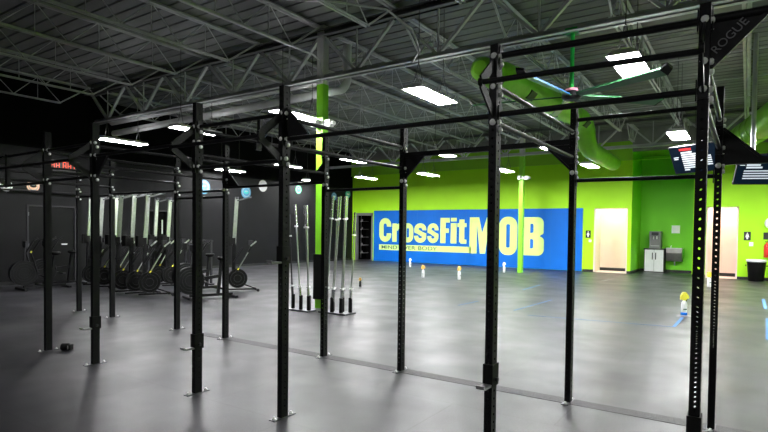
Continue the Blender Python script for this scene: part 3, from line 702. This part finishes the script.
bn = empty('trash_bin', (.28, 22.25, 0), label='black trash bin with white liner folded over the rim', cat='bin')
MB().lathe([(.20, 0), (.22, .01), (.275, .66), (.285, .68)], n=24).build('body', 'rubber', bn)
MB().lathe([(.27, .655), (.293, .66), (.298, .72), (.285, .735), (.25, .735), (.24, .655)], n=24).build('liner', 'bag', bn)
MB().box(-.31, -.28, -.05, .05, .5, .55).box(.28, .31, -.05, .05, .5, .55).build('handle', 'rubber', bn)
ex = empty('fire_extinguisher', (.56, YF, .80), label='red fire extinguisher hung on the green wall at the right edge', cat='fire extinguisher')
MB().lathe([(.06, 0), (.08, .015), (.08, .40), (.05, .46), (.025, .48), (.025, .52)], (0, -.1, 0), 18).build('cylinder', 'red', ex)
MB().box(-.03, .03, -.04, -.001, .3, .42).build('wall_bracket', 'black', ex)
MB().beam((-.05, -.1, .55), (.09, -.1, .58), .03, .02).beam((-.04, -.1, .53), (.07, -.1, .52), .03, .015).build('handle', 'black', ex)
MB().tube([(.04, -.1, .53), (.10, -.1, .48), (.11, -.1, .25)], .012, 8).build('hose', 'black', ex)
tag(MB().box(.46, .74, YF-.03, YF-.001, 1.42, 1.66).build('safety_sign', 'base'), 'dark placard mounted just above the red extinguisher', 'sign')
td = MB(); td.tube([(.68, YF-.001, 1.98), (.68, YF-.14, 1.98), (.68, YF-.16, 1.98)], [.20, .20, .14], 24)
tag(td.build('towel_dispenser', 'white'), 'round white paper dispenser on the green wall at the right edge', 'dispenser')

# ------------------------------------------------------------------ hanging screens
def screen(loc, tilt, rz, w, hh, label, rows, redw):
    s_ = empty('hanging_screen', loc, label=label, cat='screen')
    s_.rotation_euler = (tilt, 0, rz)
    MB().box(-w/2, w/2, 0, .05, -hh/2, hh/2).build('casing', 'base', s_)
    MB().box(-w/2+.015, w/2-.015, -.003, 0, -hh/2+.02, hh/2-.015).build('display', 'screen', s_)
    mb = MB(); random.seed(len(label))
    for (u, v, l, t) in rows: mb.box(-w/2+u, -w/2+u+l, -.006, -.003, hh/2-v-t, hh/2-v)
    mb.build('text_lines', 'scr_text', s_)
    if redw: MB().box(-w/2+redw[0], -w/2+redw[1], -.006, -.003, hh/2-redw[3], hh/2-redw[2]).build('heading_mark', 'scr_red', s_)
    MB().box(-.2, .2, .05, .09, -.12, .12).build('mount_plate', 'darkgrey', s_)
    return s_
rows = [(.26, .14 + .052*k, (.26, .44, .40, .36, .46, .42, .30, .30, .12)[k], .034) for k in range(9)] + [(.62, .27+.05*k, .30, .03) for k in range(5)] + [(.07, .25, .12, .02), (.07, .29, .10, .02)]
screen((-1.02, 13.95, 3.27), math.radians(27), math.radians(-28), 1.10, .66, 'hanging screen with a list of lines, above the alcove', rows, (.24, .52, .06, .11))
rows = [(.05, .05, .09, .012), (.17, .035, .24, .035), (.17, .085, .28, .035)] + [(.14, .16+.05*k, (.50, .80, .74, .56, .62)[k], .022) for k in range(4)]
screen((.30, 12.75, 2.76), math.radians(24), math.radians(24), 1.15, .45, 'lower hanging screen above the trash bin side', rows, None)
screen((.55, 13.35, 3.10), math.radians(25), math.radians(-20), 1.0, .26, 'upper hanging screen with a red mark on the pale pole', [(.3, .14, .12, .015)], (.22, .38, .08, .12))
tag(MB().cyl((.05, 13.2, 3.1), (.05, 13.2, H), .045, 14).build('screen_pole', 'conduit'), 'pale vertical pole holding the hanging screens', 'pole')
tag(MB().cyl((-.9, 14.2, 3.4), (-.9, 14.2, H), .02, 10).build('screen_pole', 'darkgrey'), 'dark drop pole behind the left hanging screen', 'pole')

# ------------------------------------------------------------------ wall decals (round logos) and timer
def decal(pos, r, m1, m2, label, normal='x'):
    d_ = empty('wall_decal', pos, label=label, cat='decal', group='round logo decals on the dark wall')
    def disc(rr, m, x0, nm, sx=1, sz=1, dz=0):
        MB().prism([(rr*sx*math.cos(t*PI/12), dz+rr*sz*math.sin(t*PI/12)) for t in range(24)], lambda u, v, t: (x0+t, u, v), .004).build(nm, m, d_)
    disc(r, m1, .001, 'disc'); disc(r*.78, 'decalpale', .005, 'ring') if m2 else None
    if m2:
        disc(r*.66, m1, .009, 'inner_disc')
        disc(r*.52, m2, .013, 'emblem', 1, .55); disc(r*.3, 'decalpale', .017, 'emblem_mark', 1, .35, .03)
    return d_
xw = XL
decal((xw, 13.29, 3.16), .27, 'dblue', 'teal', 'blue round decal behind the third upright')
decal((xw, 15.39, 3.10), .26, 'dblue', 'teal', 'blue and teal round logo decal lowest left of the row')
decal((xw, 16.33, 3.43), .25, 'plastic_white', None, 'plain white round decal highest in the row')
decal((xw, 17.55, 3.12), .26, 'dblue', 'teal', 'blue round logo decal half hidden by the fourth upright')
decal((xw, 18.55, 3.43), .20, 'decalgreen', 'teal', 'small green round logo decal right of the fourth upright')
decal((xw, 21.15, 3.26), .20, 'dblue', 'plastic_white', 'small blue decal above the barbells right of the column')
decal((xw, 22.3, 3.45), .20, 'teal', 'plastic_white', 'small teal decal nearest the green wall corner')
decal((-16.1, 6.76, 2.66), .16, 'dorange', 'charcoal', 'pale orange ring decal above the black door')
decal((-16.1, 6.12, 2.62), .15, 'plastic_white', 'charcoal', 'white ring decal at the left end of the dark wall')
tm = empty('gym_timer', (-16.1, 7.55, 3.28), label='gym timer with glowing red digits on the left wall', cat='timer')
MB().box(.002, .06, -.42, .42, -.15, .15).build('casing', 'base', tm)
mb = MB()
for k, y0 in enumerate((-.36, -.23, -.05, .08, .25)):
    for (a, b, c_, d__) in ((0, .09, .09, .105), (0, .09, -.007, .007), (0, .09, -.105, -.09), (0, .014, -.1, .1), (.076, .09, -.1, .1)):
        mb.box(.06, .064, y0+a, y0+b, c_, d__)
mb.build('digits', 'led', tm)
tag(MB().cyl((-15.98, 2.5, 2.54), (-15.98, 8.6, 2.50), .03, 10).build('wall_rail', 'black'), 'dark horizontal rail along the left wall under the decals', 'rail')

# ------------------------------------------------------------------ barbells in upright holders by the column
def barbell(b, t, lab, grp='barbells standing beside the green column', chrome=True):
    bx, by = b; tx, ty, tz = t
    L_ = 2.2; d_ = Vector((tx-bx, ty-by, tz-.05)); Ltot = min(L_, d_.length); d_.normalize()
    o_ = empty('barbell', (bx, by, .05), label=lab, cat='barbell', group=grp)
    z = Vector((0,0,0))
    MB().cyl(z+d_*.42, d_*(Ltot-.42), .0145, 10).build('shaft', 'alu' if chrome else 'darkgrey', o_)
    MB().cyl(z, d_*.41, .025, 12).build('sleeve', 'chrome' if chrome else 'darkgrey', o_)
    MB().cyl(d_*(Ltot-.41), d_*Ltot, .025, 12).build('sleeve', 'chrome' if chrome else 'darkgrey', o_)
    for s_ in (.42, Ltot-.42): MB().cyl(d_*(s_-.014), d_*(s_+.014), .038, 12).build('collar', 'bolt', o_)
    return o_
left = [((-7.33, 7.69), (-7.46, 7.69, 1.86), 'dark slim barbell, leftmost beside the column'),
        ((-7.08, 7.64), (-7.25, 7.64, 2.05), 'chrome barbell leaning left, second of the left holder'),
        ((-6.97+.03, 7.72), (-7.07, 7.72, 2.03), 'chrome barbell in the middle of the left holder'),
        ((-6.90, 7.66), (-6.97, 7.66, 2.03), 'chrome barbell close beside the middle one of the left holder')]
for i, (b, t, l) in enumerate(left): barbell(b, t, l, chrome=i > 0)
right = [((-6.62, 7.84), (-6.47, 7.84, 2.20), 'chrome barbell, leftmost right of the column'),
         ((-6.50, 7.90), (-6.34, 7.90, 2.20), 'chrome barbell, second right of the column'),
         ((-6.42, 7.78), (-6.30, 7.78, 2.18), 'chrome barbell, third right of the column'),
         ((-6.28, 7.92), (-6.20, 7.92, 2.20), 'chrome barbell, fourth right of the column'),
         ((-6.22, 7.80), (-6.14, 7.80, 2.19), 'chrome barbell, fifth right of the column'),
         ((-6.12, 7.95), (-6.03, 7.95, 1.90), 'shorter chrome barbell, rightmost at the column')]
for b, t, l in right: barbell(b, t, l)
for nm, pts, lab in (('l', [p[0] for p in left], 'black barbell holder with tubes on the left of the column'), ('r', [p[0] for p in right], 'black barbell holder with tubes on the right of the column')):
    xs = [p[0] for p in pts]; ys = [p[1] for p in pts]
    hd = empty('barbell_holder', ((min(xs)+max(xs))/2, sum(ys)/len(ys), 0), label=lab, cat='barbell holder'); ho = Vector(hd.location)
    MB().box(min(xs)-.07-ho.x, max(xs)+.07-ho.x, min(ys)-.08-ho.y, max(ys)+.08-ho.y, 0, .03).build('base', 'plate', hd)
    for p in pts:
        tb = MB(); tb.tube([(p[0]-ho.x, p[1]-ho.y, .03), (p[0]-ho.x, p[1]-ho.y, .30)], .036, 14, False); tb.build('holder_tube', 'rubber', hd)

# ------------------------------------------------------------------ rowers stored upright
def make_rower():
    r = empty('rowing_machine', (0,0,0), cat='rowing machine', group='rowing machines stored upright by the dark wall')
    MB().beam((.035, 0, 1.16), (.10, 0, 2.34), .05, .085, up=(1,0,0)).build('rail', 'alu', r)
    MB().beam((.10, -.10, 2.26), (.42, -.02, 2.36), .03, .03).beam((.1, 0, 2.3), (.1, 0, 2.36), .07, .12).beam((.42, -.16, 2.36), (.42, .14, 2.36), .035, .03).build('rear_leg', 'plate', r)
    MB().box(-.14, -.03, -.13, .13, 1.14, 1.38).box(-.03, .06, -.07, .07, 1.18, 1.34).build('seat', 'rubber', r)
    fw = MB().tube([(.12, -.055, .33), (.12, .055, .33)], .235, 26).build('flywheel_cage', 'rubber', r)
    for rr in (.235, .17, .09):
        MB().tube([(.12+rr*math.cos(t*PI/13), -.06, .33+rr*math.sin(t*PI/13)) for t in range(27)], .006, 5, False).build('cage_ring', 'darkgrey', fw)
    fr = MB(); fr.beam((.02, 0, .30), (.035, 0, 1.2), .07, .08, up=(1,0,0)); fr.beam((-.1, 0, .06), (.62, 0, .05), .04, .035)
    fr.beam((.1, 0, .24), (.58, 0, .06), .025, .03); fr.build('frame', 'black', r)
    MB().beam((.60, -.17, .05), (.60, .17, .05), .04, .04).build('front_leg', 'black', r)
    for s_ in (-1, 1):
        MB().cyl((.60, s_*.18-.015, .035), (.60, s_*.18+.015, .035), .035, 12).build('caster', 'darkgrey', r)
        MB().beam((.02, s_*.09, .74), (.24, s_*.09, 1.10), .08, .02, up=(-1,0,1)).build('foot_plate', 'black', r)
    MB().beam((.08, -.10, .50), (.50, -.10, 1.22), .045, .04).build('monitor_arm', 'black', r)
    a_ = [o for o in r.children if o.name.startswith('monitor_arm')][0]
    MB().beam((.14, -.125, .603), (.36, -.125, .98), .012, .022, up=(0,0,1)).build('arm_marking', 'alu', a_)
    MB().beam((.11, -.127, .552), (.135, -.127, .594), .012, .034, up=(0,0,1)).build('arm_cap', 'yellow', a_)
    MB().beam((.42, -.13, 1.14), (.56, -.13, 1.26), .02, .03).build('handle', 'alu', r)
    MB().box(.40, .50, -.07, .06, 1.16, 1.28).build('monitor', 'darkgrey', r)
    return r
rp = [(-14.35, 7.3, 'silver railed upright rower, leftmost of the stored row'), (-13.6, 7.2, 'upright rower partly hidden behind the second front upright'), (-12.95, 8.35, 'upright rower in the rear row behind the short middle one'),
      (-13.15, 7.32, 'upright rower just right of the slim back upright'), (-12.3, 6.95, 'bright railed upright rower in the left middle of the row'), (-11.75, 6.95, 'bright railed upright rower in the middle of the row'),
      (-13.1, 8.4, 'upright rower with the shorter looking rail in the middle'), (-11.3, 7.0, 'upright rower at the front with its wheeled foot sticking out'), (-12.6, 8.45, 'upright rower at the right end of the rear row'), (-10.6, 8.95, 'single upright rower standing apart near the round decals')]
rp.pop(2)
rw0 = None
for i, (x, y, l) in enumerate(rp):
    if rw0 is None: q = rw0 = make_rower()
    else: q = copy_tree(rw0)
    q.location = (x, y, 0); q.rotation_euler = (0, 0, 1.3 + (.08, -.05, .1, -.12, .06, .15, -.08, .04, -.3)[i]); q['label'] = l

# air bikes
def make_bike():
    r = empty('air_bike', (0,0,0), cat='exercise bike', group='air bikes parked beside the rowers')
    w = MB(); w.tube([(0, -.06, .42), (0, .06, .42)], .30, 28)
    w.build('fan_wheel', 'black', r)
    for rr in (.30, .24, .18, .12):
        m_ = MB(); m_.tube([(rr*math.cos(t*PI/14), -.075, .42+rr*math.sin(t*PI/14)) for t in range(29)], .006, 6, False); m_.build('cage_ring', 'darkgrey', r)
    MB().beam((-.05, -.3, .04), (-.05, .3, .04), .06, .05).beam((.95, -.3, .04), (.95, .3, .04), .06, .05).beam((0, 0, .08), (.95, 0, .08), .07, .06).beam((.62, 0, .08), (.70, 0, .85), .06, .06, up=(0,1,0)).beam((.05, 0, .42), (.65, 0, .5), .05, .07).build('frame', 'black', r)
    MB().lathe([(.03, 0), (.10, .02), (.12, .06), (.10, .09)], (.72, 0, .84), 14).build('seat', 'rubber', r)
    for s_ in (-1, 1):
        MB().tube([(.25, s_*.16, .45), (.12, s_*.17, .9), (.30, s_*.19, 1.22), (.40, s_*.20, 1.28)], .02, 8).build('arm_lever', 'black', r)
        MB().beam((.38, s_*.14, .34), (.42, s_*.26, .34), .09, .03).build('pedal', 'darkgrey', r)
        MB().cyl((-.05, s_*.3, .03), (-.05, s_*.33, .03), .03, 10).build('caster', 'darkgrey', r)
    MB().box(.02, .06, -.1, .1, 1.05, 1.2).beam((.03, 0, .7), (.04, 0, 1.06), .03, .04, up=(0,1,0)).build('console', 'darkgrey', r)
    MB().beam((.10, -.19, .92), (.12, -.19, .96), .03, .03).build('lever_mark', 'yellow', r)
    return r
bk = None
for (x, y, rz, l) in ((-11.35, 8.1, 1.5, 'air bike with round caged wheel beside the third front upright'), (-10.1, 7.35, 1.2, 'air bike with small wheel left of the lone upright rower'),
                      (-15.2, 6.6, 1.5, 'air bike in the dark by the black door, left of the rowers'), (-14.6, 5.9, 1.5, 'air bike half lost in the dark in front of the first rowers')):
    q = bk = make_bike() if bk is None else copy_tree(bk)
    q.location = (x, y, 0); q.rotation_euler = (0, 0, rz); q['label'] = l
tb = MB().beam((-13.2, 9.6, 1.22), (-12.2, 9.6, 1.22), .06, .05).beam((-13.15, 9.6, 0), (-13.15, 9.6, 1.2), .05, .05).beam((-12.25, 9.6, 0), (-12.25, 9.6, 1.2), .05, .05)
tag(tb.build('equipment_stand', 'darkgrey'), 'dark frame stand with a level top bar behind the air bikes', 'stand')

# ------------------------------------------------------------------ world, camera, view
w = bpy.data.worlds.new('World'); bpy.context.scene.world = w; w.use_nodes = True
w.node_tree.nodes['Background'].inputs['Color'].default_value = (.0, .0, .0, 1); w.node_tree.nodes['Background'].inputs['Strength'].default_value = 0
f_, pitch, roll, yaw, cy, Hc = 536.89, .0269071, -.0123387, .594592, 244.853, 1.57105
F = Vector((-math.sin(yaw)*math.cos(pitch), math.cos(yaw)*math.cos(pitch), -math.sin(pitch)))
R_ = Vector((math.cos(yaw), math.sin(yaw), 0)); U = R_.cross(F)
R2 = R_*math.cos(roll) - U*math.sin(roll); U2 = U*math.cos(roll) + R_*math.sin(roll)
cam = bpy.data.cameras.new('camera'); co = bpy.data.objects.new('camera', cam); C.objects.link(co)
m = Matrix((R2, U2, -F)).transposed().to_4x4(); m.translation = (0, 0, Hc); co.matrix_world = m
cam.sensor_fit = 'HORIZONTAL'; cam.sensor_width = 36; cam.lens = f_/768*36; cam.shift_y = (cy-216)/768; cam.clip_start = .05; cam.clip_end = 200
sc = bpy.context.scene; sc.camera = co
sc.view_settings.view_transform = 'Standard'; sc.view_settings.look = 'None'; sc.view_settings.gamma = 1; sc.view_settings.use_curve_mapping = False
sc.view_settings.exposure = 0.0
